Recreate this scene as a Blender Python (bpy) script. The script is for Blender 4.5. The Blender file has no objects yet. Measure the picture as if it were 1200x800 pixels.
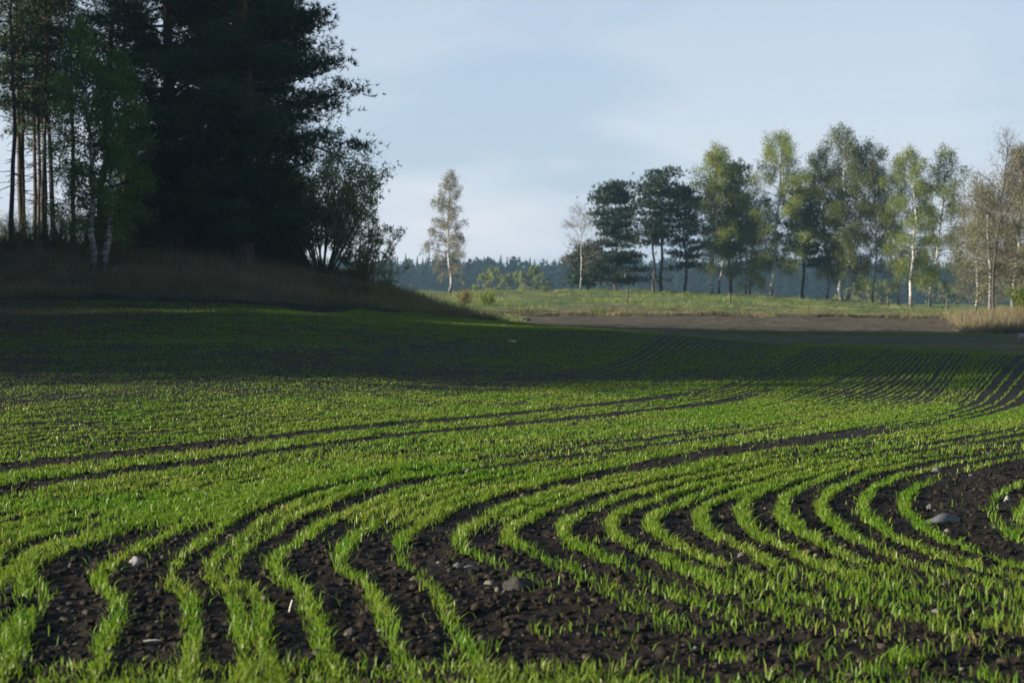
import bpy, math, random
import numpy as np
R = math.radians
rng = np.random.default_rng(7)
SC = bpy.context.scene
COL = SC.collection

# ------------------------------------------------------------------ camera constants (measurements)
F = 70.0 / 36.0 * 1200.0           # focal length in photo pixels
HY = 345.0                         # horizon row in the photo
HC = 1.5                           # eye height
SUN_EL, SUN_ROT = 13.0, -103.0

# ------------------------------------------------------------------ numpy noise
def _hash(ix, iy, seed):
    h = (ix.astype(np.int64) * 374761393 + iy.astype(np.int64) * 668265263 + seed * 1442695041) & 0xFFFFFFFF
    h = ((h ^ (h >> 13)) * 1274126177) & 0xFFFFFFFF
    h = (h ^ (h >> 16)) & 0xFFFFFFFF
    return h / 4294967295.0

def pnoise(x, y, seed=0):
    x = np.asarray(x, float); y = np.asarray(y, float)
    x0 = np.floor(x); y0 = np.floor(y)
    fx = x - x0; fy = y - y0
    u = fx * fx * fx * (fx * (fx * 6 - 15) + 10); v = fy * fy * fy * (fy * (fy * 6 - 15) + 10)
    def g(ix, iy, dx, dy):
        a = _hash(ix, iy, seed) * 2 * math.pi
        return np.cos(a) * dx + np.sin(a) * dy
    n00 = g(x0, y0, fx, fy); n10 = g(x0 + 1, y0, fx - 1, fy)
    n01 = g(x0, y0 + 1, fx, fy - 1); n11 = g(x0 + 1, y0 + 1, fx - 1, fy - 1)
    return 1.4 * ((n00 * (1 - u) + n10 * u) * (1 - v) + (n01 * (1 - u) + n11 * u) * v)

def fbm(x, y, octv=3, seed=0):
    s = 0; a = 1.0
    for i in range(octv):
        s = s + a * pnoise(x * 2 ** i, y * 2 ** i, seed + i * 17); a *= .5
    return s

def smooth(a, b, x):
    t = np.clip((np.asarray(x, float) - a) / (b - a), 0, 1)
    return t * t * (3 - 2 * t)

# ------------------------------------------------------------------ terrain: columns of (distance, height) sections
def zy(Y, yp): return HC - (yp - HY) / F * Y
COLS = {
    0:    [(37, .0), (52, zy(52, 395)), (66, zy(66, 352)), (70, zy(70, 338)), (76, 2.95), (84, 3.6), (100, 4), (150, 3.6), (220, 2.5), (300, .5)],
    150:  [(37, .0), (52, zy(52, 395)), (66, zy(66, 353)), (70, zy(70, 337)), (76, 2.65), (84, 3.3), (100, 3.6), (150, 3.2), (220, 2.5), (300, .5)],
    300:  [(36, .0), (52, zy(52, 397)), (66, zy(66, 358)), (70, zy(70, 346)), (76, 2.4), (84, 3.0), (100, 3.0), (150, 2.2), (220, 2), (300, .5)],
    400:  [(34, -.06), (52, zy(52, 402)), (66, zy(66, 364)), (70, zy(70, 356)), (76, 1.9), (84, 2.3), (100, 2.2), (150, 1.4), (220, 2), (300, .5)],
    450:  [(34, -.11), (52, zy(52, 404)), (66, zy(66, 367)), (70, zy(70, 360)), (76, 1.55), (84, 1.75), (100, 1.2), (150, 1.0), (220, 1.9), (300, .5)],
    500:  [(34, -.16), (52, zy(52, 406)), (66, zy(66, 371)), (70, zy(70, 366)), (76, 1.05), (84, .95), (100, .5), (150, .35), (180, 1.2), (205, 1.55), (240, 1.6), (300, .5)],
    545:  [(34, -.22), (52, zy(52, 408)), (66, zy(66, 374)), (70, zy(70, 373)), (76, .55), (84, .4), (100, .1), (140, -.1), (150, .3), (180, 1.3), (205, 1.75), (240, 1.7), (300, .5)],
    620:  [(33, -.24), (52, zy(52, 411)), (66, zy(66, 379)), (70, zy(70, 379)), (80, .25), (100, 0), (140, zy(140, 373.5)), (147, zy(147, 366)), (180, zy(180, 350)), (212, zy(212, 340)), (245, 1.9), (300, .6)],
    760:  [(34, -.29), (50, zy(50, 415)), (64, zy(64, 388)), (69, zy(69, 389)), (80, -.1), (100, zy(100, 382)), (140, zy(140, 373.5)), (147, zy(147, 365)), (180, zy(180, 351)), (215, zy(215, 341.5)), (250, 1.7), (300, .5)],
    900:  [(34, -.33), (48, zy(48, 420)), (60, zy(60, 400)), (65, zy(65, 403)), (72, -.35), (85, zy(85, 393)), (140, zy(140, 374.5)), (147, zy(147, 366)), (180, zy(180, 356)), (215, zy(215, 347)), (250, 1.2), (300, .3)],
    1050: [(34, -.34), (46, zy(46, 423)), (55, zy(55, 406)), (60, zy(60, 410)), (66, zy(66, 405)), (85, zy(85, 395)), (140, zy(140, 375)), (147, zy(147, 369)), (180, zy(180, 363)), (215, zy(215, 359)), (250, .2), (300, 0)],
    1125: [(33, -.32), (43, zy(43, 428)), (51, zy(51, 411)), (56, zy(56, 415)), (64, zy(64, 406)), (85, zy(85, 395)), (100, zy(100, 391)), (112, zy(112, 379)), (140, zy(140, 373)), (180, zy(180, 366)), (215, zy(215, 363)), (300, 0)],
    1200: [(33, -.31), (42, zy(42, 430)), (50, zy(50, 415)), (55, zy(55, 419)), (62, zy(62, 409)), (85, zy(85, 396)), (97, zy(97, 394)), (108, zy(108, 374)), (125, zy(125, 366)), (180, zy(180, 363)), (300, 0)],
}
TH_MAX = math.atan(640 / F)
NT, NR = 181, 700
TH = np.linspace(-TH_MAX, TH_MAX, NT)
LR = np.linspace(math.log(2.0), math.log(4000.0), NR)
def _table():
    px = np.array(sorted(COLS)); Yg = np.exp(LR)
    prof = []
    for p in px:
        pts = [(0, 0), (12, 0), (20, -.07)] + COLS[p] + [(500, -2.5), (800, -4.0), (5000, -4.0)]
        prof.append(np.interp(np.log(Yg), np.log(np.maximum([a for a, _ in pts], .5)), [b for _, b in pts]))
    prof = np.array(prof)
    pxg = 600 + F * np.tan(TH)
    T = np.array([np.interp(pxg, px, prof[:, j]) for j in range(NR)]).T
    def blur(A, s, ax):
        k = np.exp(-.5 * (np.arange(-int(3 * s), int(3 * s) + 1) / s) ** 2); k /= k.sum()
        P = [(0, 0), (0, 0)]; P[ax] = (len(k) // 2, len(k) // 2)
        B = np.pad(A, P, mode='edge')
        return np.apply_along_axis(lambda v: np.convolve(v, k, 'valid'), ax, B)
    return blur(blur(T, 3.0, 1), 3.0, 0)
ZT = _table()
def ground(x, y):
    """smooth terrain height"""
    x = np.asarray(x, float); y = np.asarray(y, float)
    r = np.maximum(np.where(np.abs(x) < y * .4, y, np.hypot(x, y)), 2.0)
    th = np.clip(np.arctan2(x, y), -TH_MAX, TH_MAX)
    a = (th + TH_MAX) / (2 * TH_MAX) * (NT - 1)
    b = np.clip((np.log(r) - LR[0]) / (LR[-1] - LR[0]) * (NR - 1), 0, NR - 1)
    i = np.clip(np.floor(a).astype(int), 0, NT - 2); j = np.clip(np.floor(b).astype(int), 0, NR - 2)
    fa = a - i; fb = b - j
    return (ZT[i, j] * (1 - fa) * (1 - fb) + ZT[i + 1, j] * fa * (1 - fb) + ZT[i, j + 1] * (1 - fa) * fb + ZT[i + 1, j + 1] * fa * fb)

def pxof(x, y): return 600 + F * np.asarray(x) / np.maximum(np.asarray(y), .5)
EDGE_PX = [-200, 0, 300, 540, 640, 760, 900, 1050, 1125, 1200, 1400]
EDGE_Y = [66, 66.5, 67, 68.5, 74, 72, 68, 62.5, 58.5, 57, 57]
def field_edge(x, y): return np.interp(pxof(x, y), EDGE_PX, EDGE_Y)
def region(x, y):
    """0 crop field, 1 tilled field, 2 meadow, 3 grassy bank, 4 stubble strip"""
    px = pxof(x, y); n = fbm(x / 5, y / 5, 2, 91)
    front = y > 2
    reg = np.full(np.shape(x), 2)
    reg[front & (y < 143 + 1.2 * n) & (px > 612 + 12 * n)] = 1
    reg[front & (y < 92 + 3 * n) & (px > 700)] = 4
    reg[front & (px < 520 + (95 - y) * 2.5 + 8 * n) & (y < 135 + 4 * n)] = 3
    reg[front & (px > 1128 + 6 * n - (y - 97) * .6) & (y > 98 + n) & (y < 146 + n)] = 3
    reg[(y < field_edge(x, y) + .5 * n) | ~front] = 0
    return reg

def unproject(px, yp, dmax=400):
    """photo pixel -> nearest point on the smooth terrain (vectorised march)"""
    px = np.asarray(px, float); yp = np.asarray(yp, float)
    u = (px - 600) / F; s = -(yp - HY) / F
    D = np.exp(np.linspace(math.log(5.0), math.log(dmax), 900))
    X = u[..., None] * D; Y = np.broadcast_to(D, X.shape)
    g = ground(X, Y) - (HC + s[..., None] * D)
    hit = g > 0
    k = np.where(hit.any(-1), hit.argmax(-1), len(D) - 1); k = np.maximum(k, 1)
    idx = np.indices(k.shape)
    g1 = np.take_along_axis(g, k[..., None], -1)[..., 0]; g0 = np.take_along_axis(g, k[..., None] - 1, -1)[..., 0]
    t = np.clip(-g0 / np.where(np.abs(g1 - g0) < 1e-9, 1e-9, g1 - g0), 0, 1)
    d = D[k - 1] * (1 - t) + D[k] * t
    return u * d, d

def clods(x, y):
    """tilled-soil relief, fading with distance"""
    r = np.hypot(x, y)
    w = 1 - smooth(45, 70, r)
    a = 1 - np.abs(fbm(x / .32, y / .32, 2, 3)) ** .8
    b = 1 - np.abs(pnoise(x / .11, y / .11, 5))
    c = pnoise(x / .045, y / .045, 9)
    fine = (1 - smooth(14, 30, r))
    return w * (.030 * (a - .6) + .020 * (b - .6) * fine + .007 * c * fine)

# ------------------------------------------------------------------ mesh helpers
class MB:
    def __init__(s): s.v = []; s.f = []; s.n = 0; s.mi = []
    def add(s, v, faces, mi=0):
        """faces: (k,3) or (k,4) int array"""
        v = np.asarray(v, float).reshape(-1, 3); faces = np.asarray(faces, int)
        s.v.append(v); s.f.append(faces + s.n); s.mi.append(np.full(len(faces), mi)); s.n += len(v)
    def mesh(s, name, mats, smooth_shade=False):
        me = bpy.data.meshes.new(name)
        V = np.concatenate(s.v); me.vertices.add(len(V)); me.vertices.foreach_set('co', V.ravel())
        lens = np.concatenate([np.full(len(f), f.shape[1]) for f in s.f])
        loops = np.concatenate([f.ravel() for f in s.f])
        me.loops.add(len(loops)); me.loops.foreach_set('vertex_index', loops.astype(np.int32))
        st = np.concatenate([[0], np.cumsum(lens)[:-1]])
        me.polygons.add(len(lens)); me.polygons.foreach_set('loop_start', st.astype(np.int32)); me.polygons.foreach_set('loop_total', lens.astype(np.int32))
        me.polygons.foreach_set('material_index', np.concatenate(s.mi).astype(np.int32))
        if smooth_shade: me.polygons.foreach_set('use_smooth', np.ones(len(lens), bool))
        for m in (mats if isinstance(mats, (list, tuple)) else [mats]): me.materials.append(m)
        me.update(calc_edges=True); me.validate()
        return me
    def build(s, name, mats, parent=None, loc=None, smooth_shade=False):
        o = bpy.data.objects.new(name, s.mesh(name, mats, smooth_shade)); COL.objects.link(o)
        if parent is not None: o.parent = parent
        if loc is not None: o.location = loc
        return o

def tag(o, label=None, cat=None, group=None, kind=None):
    if label: o['label'] = label
    if cat: o['category'] = cat
    if group: o['group'] = group
    if kind: o['kind'] = kind
    return o
def empty(name, loc, label, cat, group=None):
    o = bpy.data.objects.new(name, None); COL.objects.link(o); o.location = loc; o.empty_display_size = .3
    return tag(o, label, cat, group)

def norm(v): return v / np.maximum(np.linalg.norm(v, axis=-1, keepdims=True), 1e-9)

def tube(mb, P, rad, sides=6, mi=0):
    P = np.asarray(P, float); n = len(P)
    T = norm(np.gradient(P, axis=0))
    ref = np.array([0, 0, 1.0]) if abs(T[0, 2]) < .8 else np.array([1.0, 0, 0])
    A = norm(np.cross(T, ref)); B = np.cross(T, A)
    a = np.arange(sides) * 2 * math.pi / sides
    V = P[:, None] + np.asarray(rad)[:, None, None] * (np.cos(a)[None, :, None] * A[:, None] + np.sin(a)[None, :, None] * B[:, None])
    i = np.arange(n - 1)[:, None] * sides; j = np.arange(sides)[None]; k = (j + 1) % sides
    Fq = np.stack([i + j, i + k, i + sides + k, i + sides + j], -1).reshape(-1, 4)
    mb.add(V.reshape(-1, 3), Fq, mi)

def leaf_quads(mb, P, size, rg, aspect=.6, mi=0):
    n = len(P)
    t = norm(rg.normal(size=(n, 3)) + np.array([0, 0, -.35])); b = norm(np.cross(t, rg.normal(size=(n, 3))))
    s = size * rg.uniform(.6, 1.35, (n, 1))
    V = np.stack([P - t * s * .5, P + b * s * .5 * aspect, P + t * s * .5, P - b * s * .5 * aspect], 1).reshape(-1, 3)
    mb.add(V, np.arange(n * 4).reshape(n, 4), mi)

def slivers(mb, P, D, L, W, rg, mi=0):
    """thin triangles from P along D"""
    n = len(P); b = norm(np.cross(D, rg.normal(size=(n, 3))))
    L = np.broadcast_to(L, n)[:, None]; W = np.broadcast_to(W, n)[:, None]
    V = np.stack([P - b * W * .5, P + b * W * .5, P + D * L], 1).reshape(-1, 3)
    mb.add(V, np.arange(n * 3).reshape(n, 3), mi)

def tufts(mb, P, axis, k, L, W, rg, spread=.9, mi=0):
    n = len(P)
    D = norm(np.repeat(axis, k, 0) + rg.normal(size=(n * k, 3)) * spread)
    slivers(mb, np.repeat(P, k, 0), D, L * rg.uniform(.6, 1.2, n * k), W, rg, mi)

# ------------------------------------------------------------------ materials
def new_mat(name):
    m = bpy.data.materials.new(name); m.use_nodes = True
    nt = m.node_tree; nt.nodes.clear()
    out = nt.nodes.new('ShaderNodeOutputMaterial')
    return m, nt, nt.nodes, nt.links, out
def ramp(n, l, fac, stops):
    r = n.new('ShaderNodeValToRGB'); e = r.color_ramp.elements
    while len(e) < len(stops): e.new(.5)
    for k, (p, c) in enumerate(stops): e[k].position = p; e[k].color = (*c, 1)
    l.new(fac, r.inputs[0]); return r.outputs[0]
def noise_node(n, l, scale, detail=4, vec=None, rough=.55):
    t = n.new('ShaderNodeTexNoise'); t.inputs['Scale'].default_value = scale; t.inputs['Detail'].default_value = detail; t.inputs['Roughness'].default_value = rough
    if vec is not None: l.new(vec, t.inputs['Vector'])
    return t.outputs['Fac']
def mixc(n, l, a, b, fac, mode='MIX'):
    m = n.new('ShaderNodeMix'); m.data_type = 'RGBA'; m.blend_type = mode
    if isinstance(fac, (int, float)): m.inputs[0].default_value = fac
    else: l.new(fac, m.inputs[0])
    for k, x in ((6, a), (7, b)):
        if isinstance(x, tuple): m.inputs[k].default_value = (*x, 1)
        else: l.new(x, m.inputs[k])
    return m.outputs[2]

def leaf_mat(name, stops, transl=.35, clump=(.35, .7), rough=.5, spec=.25):
    """leaf faces: colour varies per leaf and in soft patches; part of the light passes through"""
    m, nt, n, l, out = new_mat(name)
    geo = n.new('ShaderNodeNewGeometry'); tc = n.new('ShaderNodeTexCoord')
    c1 = ramp(n, l, geo.outputs['Random Per Island'], stops)
    nz = noise_node(n, l, clump[0], 2, tc.outputs['Object'])
    c2 = ramp(n, l, nz, [(.3, stops[0][1]), (.7, stops[-1][1])])
    c = mixc(n, l, c1, c2, clump[1])
    p = n.new('ShaderNodeBsdfPrincipled'); p.inputs['Roughness'].default_value = rough; p.inputs['Specular IOR Level'].default_value = spec
    l.new(c, p.inputs['Base Color'])
    t = n.new('ShaderNodeBsdfTranslucent'); tcx = mixc(n, l, c, (1.0, 1.0, .45), 1.0, 'MULTIPLY'); l.new(tcx, t.inputs['Color'])
    mx = n.new('ShaderNodeMixShader'); mx.inputs[0].default_value = transl
    l.new(p.outputs[0], mx.inputs[1]); l.new(t.outputs[0], mx.inputs[2]); l.new(mx.outputs[0], out.inputs[0])
    return m

def surf_mat(name, stops, scale, rough=.9, bump=0, bscale=None, detail=6, second=None, coords='Object', spec=.2):
    m, nt, n, l, out = new_mat(name)
    tc = n.new('ShaderNodeTexCoord'); v = tc.outputs[coords]
    f = noise_node(n, l, scale, detail, v)
    c = ramp(n, l, f, stops)
    if second:
        f2 = noise_node(n, l, second[0], 4, v); f2 = ramp(n, l, f2, [(second[2], (0, 0, 0)), (second[3], (1, 1, 1))])
        c = mixc(n, l, c, second[1], f2)
    p = n.new('ShaderNodeBsdfPrincipled'); p.inputs['Roughness'].default_value = rough; p.inputs['Specular IOR Level'].default_value = spec
    l.new(c, p.inputs['Base Color'])
    if bump:
        b = n.new('ShaderNodeBump'); b.inputs['Strength'].default_value = 1; b.inputs['Distance'].default_value = bump
        l.new(noise_node(n, l, bscale or scale, 8, v, .65), b.inputs['Height']); l.new(b.outputs[0], p.inputs['Normal'])
    l.new(p.outputs[0], out.inputs[0])
    return m

def birch_bark():
    m, nt, n, l, out = new_mat('birch_bark')
    tc = n.new('ShaderNodeTexCoord'); mp = n.new('ShaderNodeMapping'); mp.inputs['Scale'].default_value = (1.2, 1.2, 5)
    l.new(tc.outputs['Object'], mp.inputs[0])
    f = noise_node(n, l, 2.2, 5, mp.outputs[0], .6)
    c = ramp(n, l, f, [(.40, (.03, .028, .025)), (.47, (.30, .28, .25)), (.55, (.62, .60, .56))])
    sep = n.new('ShaderNodeSeparateXYZ'); l.new(tc.outputs['Object'], sep.inputs[0])
    mr = n.new('ShaderNodeMapRange'); mr.inputs[1].default_value = .2; mr.inputs[2].default_value = 1.6; l.new(sep.outputs[2], mr.inputs[0])
    c = mixc(n, l, (.035, .03, .027), c, mr.outputs[0])
    p = n.new('ShaderNodeBsdfPrincipled'); p.inputs['Roughness'].default_value = .75; l.new(c, p.inputs['Base Color'])
    l.new(p.outputs[0], out.inputs[0]); return m
def pine_bark():
    m, nt, n, l, out = new_mat('pine_bark')
    tc = n.new('ShaderNodeTexCoord'); mp = n.new('ShaderNodeMapping'); mp.inputs['Scale'].default_value = (4, 4, 1)
    l.new(tc.outputs['Object'], mp.inputs[0])
    f = noise_node(n, l, 2.5, 6, mp.outputs[0], .6)
    lo = ramp(n, l, f, [(.35, (.025, .02, .017)), (.6, (.09, .075, .065))])
    hi = ramp(n, l, f, [(.35, (.07, .035, .018)), (.6, (.22, .11, .055))])
    sep = n.new('ShaderNodeSeparateXYZ'); l.new(tc.outputs['Object'], sep.inputs[0])
    mr = n.new('ShaderNodeMapRange'); mr.inputs[1].default_value = 5; mr.inputs[2].default_value = 10; l.new(sep.outputs[2], mr.inputs[0])
    c = mixc(n, l, lo, hi, mr.outputs[0])
    p = n.new('ShaderNodeBsdfPrincipled'); p.inputs['Roughness'].default_value = .9; l.new(c, p.inputs['Base Color'])
    b = n.new('ShaderNodeBump'); b.inputs['Distance'].default_value = .03; l.new(f, b.inputs['Height']); l.new(b.outputs[0], p.inputs['Normal'])
    l.new(p.outputs[0], out.inputs[0]); return m

M = dict(
    seedling=leaf_mat('seedling_leaf', [(0, (.08, .195, .012)), (.5, (.13, .285, .015)), (.88, (.195, .34, .02)), (.95, (.29, .33, .05)), (1, (.36, .30, .10))], .48, (.5, .35), .42, .3),
    soil=surf_mat('damp_soil', [(.3, (.006, .0038, .002)), (.52, (.0125, .008, .0043)), (.66, (.027, .018, .010)), (.8, (.07, .052, .032))], 22, .85, .008, 70, 9, (.6, (.019, .013, .009), .45, .65)),
    clod=None,
    tilled=surf_mat('tilled_soil', [(.3, (.045, .034, .020)), (.5, (.09, .07, .042)), (.7, (.135, .108, .066))], .35, .95, .05, 3),
    stubble=surf_mat('stubble_soil', [(.35, (.065, .058, .022)), (.6, (.12, .102, .042))], .5, .95, .05, 3, 6, (.12, (.05, .075, .02), .5, .62)),
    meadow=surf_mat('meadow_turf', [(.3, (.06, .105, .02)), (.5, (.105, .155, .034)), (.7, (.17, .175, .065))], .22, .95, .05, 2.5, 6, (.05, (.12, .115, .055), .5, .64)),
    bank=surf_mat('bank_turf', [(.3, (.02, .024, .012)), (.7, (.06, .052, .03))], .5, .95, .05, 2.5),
    mgrass=leaf_mat('meadow_grass_blade', [(0, (.09, .15, .026)), (.5, (.155, .225, .05)), (1, (.33, .30, .14))], .35, (.12, .6)),
    dry=leaf_mat('dry_grass_blade', [(0, (.09, .075, .04)), (.6, (.22, .18, .10)), (1, (.36, .30, .18))], .3, (.4, .4)),
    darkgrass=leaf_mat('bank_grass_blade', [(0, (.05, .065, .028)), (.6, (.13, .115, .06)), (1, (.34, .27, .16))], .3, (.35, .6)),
    pine=leaf_mat('pine_needles', [(0, (.016, .044, .018)), (.6, (.034, .075, .027)), (1, (.065, .10, .03))], .18, (.5, .5), .45, .3),
    bluepine=leaf_mat('grey_pine_needles', [(0, (.018, .036, .022)), (.6, (.03, .055, .032)), (1, (.05, .075, .04))], .18, (.5, .5), .45, .3),
    spruce=leaf_mat('spruce_needles', [(0, (.010, .022, .012)), (1, (.028, .048, .022))], .15, (.03, .5)),
    birch=leaf_mat('birch_leaves', [(0, (.115, .165, .028)), (.6, (.18, .23, .042)), (1, (.27, .285, .08))], .5, (.35, .5)),
    birchy=leaf_mat('yellow_green_birch_leaves', [(0, (.145, .21, .028)), (.6, (.22, .285, .04)), (1, (.31, .335, .08))], .52, (.35, .5)),
    birchd=leaf_mat('deep_green_birch_leaves', [(0, (.06, .10, .018)), (.6, (.095, .14, .026)), (1, (.15, .17, .04))], .45, (.35, .5)),
    gold=leaf_mat('golden_brown_buds', [(0, (.13, .115, .085)), (.5, (.23, .21, .165)), (1, (.34, .32, .27))], .35, (.5, .5)),
    spring=leaf_mat('fresh_birch_leaves', [(0, (.07, .18, .036)), (.6, (.12, .26, .045)), (1, (.22, .31, .055))], .5, (.35, .4)),
    olive=leaf_mat('olive_brown_buds', [(0, (.11, .115, .06)), (.5, (.19, .185, .10)), (1, (.27, .25, .16))], .35, (.5, .5)),
    twig=surf_mat('grey_twigs', [(.3, (.09, .075, .065)), (.7, (.20, .17, .15))], 3),
    willow=leaf_mat('willow_leaves', [(0, (.17, .215, .125)), (.6, (.25, .30, .18)), (1, (.34, .36, .23))], .55, (.5, .5)),
    ochre=leaf_mat('ochre_leaves', [(0, (.10, .08, .02)), (.6, (.19, .15, .03)), (1, (.26, .18, .05))], .4, (.6, .5)),
    rust=leaf_mat('rusty_leaves', [(0, (.05, .03, .018)), (.6, (.10, .06, .03)), (1, (.15, .11, .04))], .35, (.6, .5)),
    bark=surf_mat('grey_bark', [(.35, (.04, .035, .03)), (.65, (.10, .088, .075))], 5, .9, .01, 12),
    birchbark=birch_bark(), pinebark=pine_bark(),
    stone=surf_mat('grey_stone', [(.3, (.07, .072, .075)), (.7, (.17, .172, .175))], 14, .8, .004, 60),
    darkstone=surf_mat('dark_stone', [(.3, (.025, .024, .022)), (.7, (.065, .06, .055))], 10, .8, .004, 50),
    palestone=surf_mat('pale_stone', [(.3, (.22, .20, .18)), (.7, (.38, .36, .33))], 20, .7, .003, 70),
    straw=surf_mat('straw', [(.3, (.5, .44, .32)), (.7, (.75, .70, .58))], 60, .6),
    post=surf_mat('weathered_post', [(.3, (.05, .042, .035)), (.7, (.14, .125, .11))], 8, .9, .006, 20),
)

def clod_mat():
    m, nt, n, l, out = new_mat('soil_clod')
    geo = n.new('ShaderNodeNewGeometry'); tc = n.new('ShaderNodeTexCoord')
    a = ramp(n, l, geo.outputs['Random Per Island'], [(0, (.006, .004, .0022)), (.6, (.016, .0108, .0062)), (.93, (.036, .026, .016)), (.985, (.09, .076, .06)), (1, (.17, .155, .135))])
    f = ramp(n, l, noise_node(n, l, 60, 5, tc.outputs['Object']), [(.3, (.45, .45, .45)), (.7, (1.3, 1.3, 1.3))])
    p = n.new('ShaderNodeBsdfPrincipled'); p.inputs['Roughness'].default_value = .85; p.inputs['Specular IOR Level'].default_value = .25
    l.new(mixc(n, l, a, f, 1.0, 'MULTIPLY'), p.inputs['Base Color'])
    b = n.new('ShaderNodeBump'); b.inputs['Distance'].default_value = .004; l.new(noise_node(n, l, 90, 6, tc.outputs['Object']), b.inputs['Height']); l.new(b.outputs[0], p.inputs['Normal'])
    l.new(p.outputs[0], out.inputs[0]); return m
M['clod'] = clod_mat()
# ------------------------------------------------------------------ ground sheets
def build_ground():
    r = np.concatenate([np.linspace(.6, 5, 18)[:-1], np.exp(np.arange(math.log(5), math.log(32), .0026)), np.exp(np.arange(math.log(32), math.log(260), .0075)), np.exp(np.linspace(math.log(260), math.log(3800), 46))])
    tf = np.concatenate([np.arange(-30, -16.61, .16), np.arange(-16.6, 16.61, .042), np.arange(16.76, 30.01, .16)])
    tc = np.concatenate([np.linspace(-180, -30, 61)[:-1], tf, np.linspace(30.04, 180, 61)[1:]])
    t = np.radians(tc)
    RR, TT = np.meshgrid(r, t, indexing='ij')
    X = RR * np.sin(TT); Y = RR * np.cos(TT)
    sl = np.abs(TT) < R(30)
    Z = ground(X, Y)
    reg = region(X, Y)
    Z = Z + np.where((reg == 0) & sl, clods(X, Y), 0)
    Z = Z + np.where(reg == 2, .10 * fbm(X / 2.2, Y / 2.2, 3, 31) + .30 * pnoise(X / 7, Y / 7, 33), 0) * smooth(60, 100, RR)
    Z = Z + np.where(reg == 3, .12 * fbm(X / 1.6, Y / 1.6, 3, 41) + .14 * pnoise(X / 5, Y / 5, 43), 0) * smooth(60, 72, RR)
    Z = Z + np.where((reg == 1) | (reg == 4), .05 * fbm(X / .8, Y / .8, 3, 51), 0)
    nr, nt = X.shape
    V = np.stack([X, Y, Z], -1).reshape(-1, 3)
    i = np.arange(nr - 1)[:, None] * nt; j = np.arange(nt - 1)[None]
    Q = np.stack([i + j, i + nt + j, i + nt + j + 1, i + j + 1], -1).reshape(-1, 4)
    Q = Q[:, ::-1]
    cr = region(V[Q].mean(1)[:, 0], V[Q].mean(1)[:, 1])
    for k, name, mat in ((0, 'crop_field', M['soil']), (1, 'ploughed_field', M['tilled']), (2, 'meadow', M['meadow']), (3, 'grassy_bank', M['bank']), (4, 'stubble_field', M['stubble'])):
        q = Q[cr == k]; u, inv = np.unique(q, return_inverse=True)
        mb = MB(); mb.add(V[u], inv.reshape(q.shape))
        o = mb.build(name, mat, smooth_shade=True); o['kind'] = 'structure'
build_ground()

# ------------------------------------------------------------------ seed rows, traced as curves over the ground
KEYS = [
    [(548, 369), (420, 362), (300, 357), (150, 352.5), (0, 351), (-300, 352), (-500, 380), (-560, 430)],
    [(600, 373), (450, 372), (300, 372), (150, 373), (0, 375), (-300, 385), (-500, 410), (-560, 450)],
    [(660, 382), (560, 388), (420, 394), (220, 403), (0, 413), (-250, 428), (-400, 450), (-460, 480)],
    [(800, 392), (740, 414), (660, 436), (480, 450), (240, 456), (0, 463), (-250, 480), (-400, 540)],
    [(900, 402), (840, 425), (770, 448), (640, 464), (350, 480), (0, 500), (-200, 530), (-300, 600)],
    [(960, 405), (915, 428), (860, 450), (740, 470), (400, 504), (0, 550), (-130, 590), (-200, 700)],
    [(1005, 407), (965, 430), (905, 456), (800, 478), (400, 521), (0, 580), (-90, 630), (-130, 760)],
    [(1055, 409), (1015, 435), (955, 462), (820, 492), (420, 552), (80, 645), (40, 710), (0, 800)],
    [(1105, 412), (1070, 445), (1000, 476), (780, 510), (400, 567), (217, 653), (222, 715), (222, 820)],
    [(1150, 413), (1110, 455), (1040, 483), (800, 522), (520, 567), (335, 648), (360, 710), (400, 820)],
    [(1205, 414), (1140, 470), (1010, 500), (770, 538), (560, 590), (470, 640), (500, 690), (570, 800)],
    [(1265, 416), (1205, 472), (1060, 507), (810, 547), (640, 583), (537, 634), (600, 675), (740, 760)],
    [(1350, 418), (1300, 478), (1140, 510), (920, 555), (800, 592), (763, 622), (850, 668), (1030, 745)],
    [(1440, 420), (1390, 480), (1240, 515), (1052, 542), (950, 570), (917, 605), (987, 655), (1200, 722)],
    [(1520, 422), (1470, 482), (1320, 515), (1165, 545), (1085, 570), (1060, 600), (1125, 645), (1330, 705)],
    [(1640, 424), (1590, 482), (1430, 520), (1300, 550), (1225, 575), (1198, 600), (1225, 635), (1380, 682)],
    [(1780, 428), (1720, 484), (1560, 522), (1440, 552), (1360, 577), (1335, 600), (1360, 632), (1520, 672)],
    [(1920, 431), (1860, 487), (1700, 525), (1585, 554), (1505, 577), (1480, 600), (1505, 628), (1680, 662)],
    [(2060, 434), (2000, 490), (1850, 528), (1730, 556), (1650, 578), (1625, 600), (1650, 624), (1830, 652)],
]
KW = np.stack([np.stack(unproject(np.array(k, float)[:, 0], np.array(k, float)[:, 1], 110), -1) for k in KEYS])   # (keys, stations, 2)

def catmull(P, t):
    """P (n, ...) control points, t in [0, n-1]"""
    n = len(P); t = np.asarray(t, float); i = np.clip(np.floor(t).astype(int), 0, n - 2); f = (t - i)
    a = P[np.maximum(i - 1, 0)]; b = P[i]; c = P[i + 1]; d = P[np.minimum(i + 2, n - 1)]
    f = f.reshape(f.shape + (1,) * (P.ndim - 1))
    return .5 * (2 * b + (c - a) * f + (2 * a - 5 * b + 4 * c - d) * f ** 2 + (3 * b - a - 3 * c + d) * f ** 3)

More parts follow.
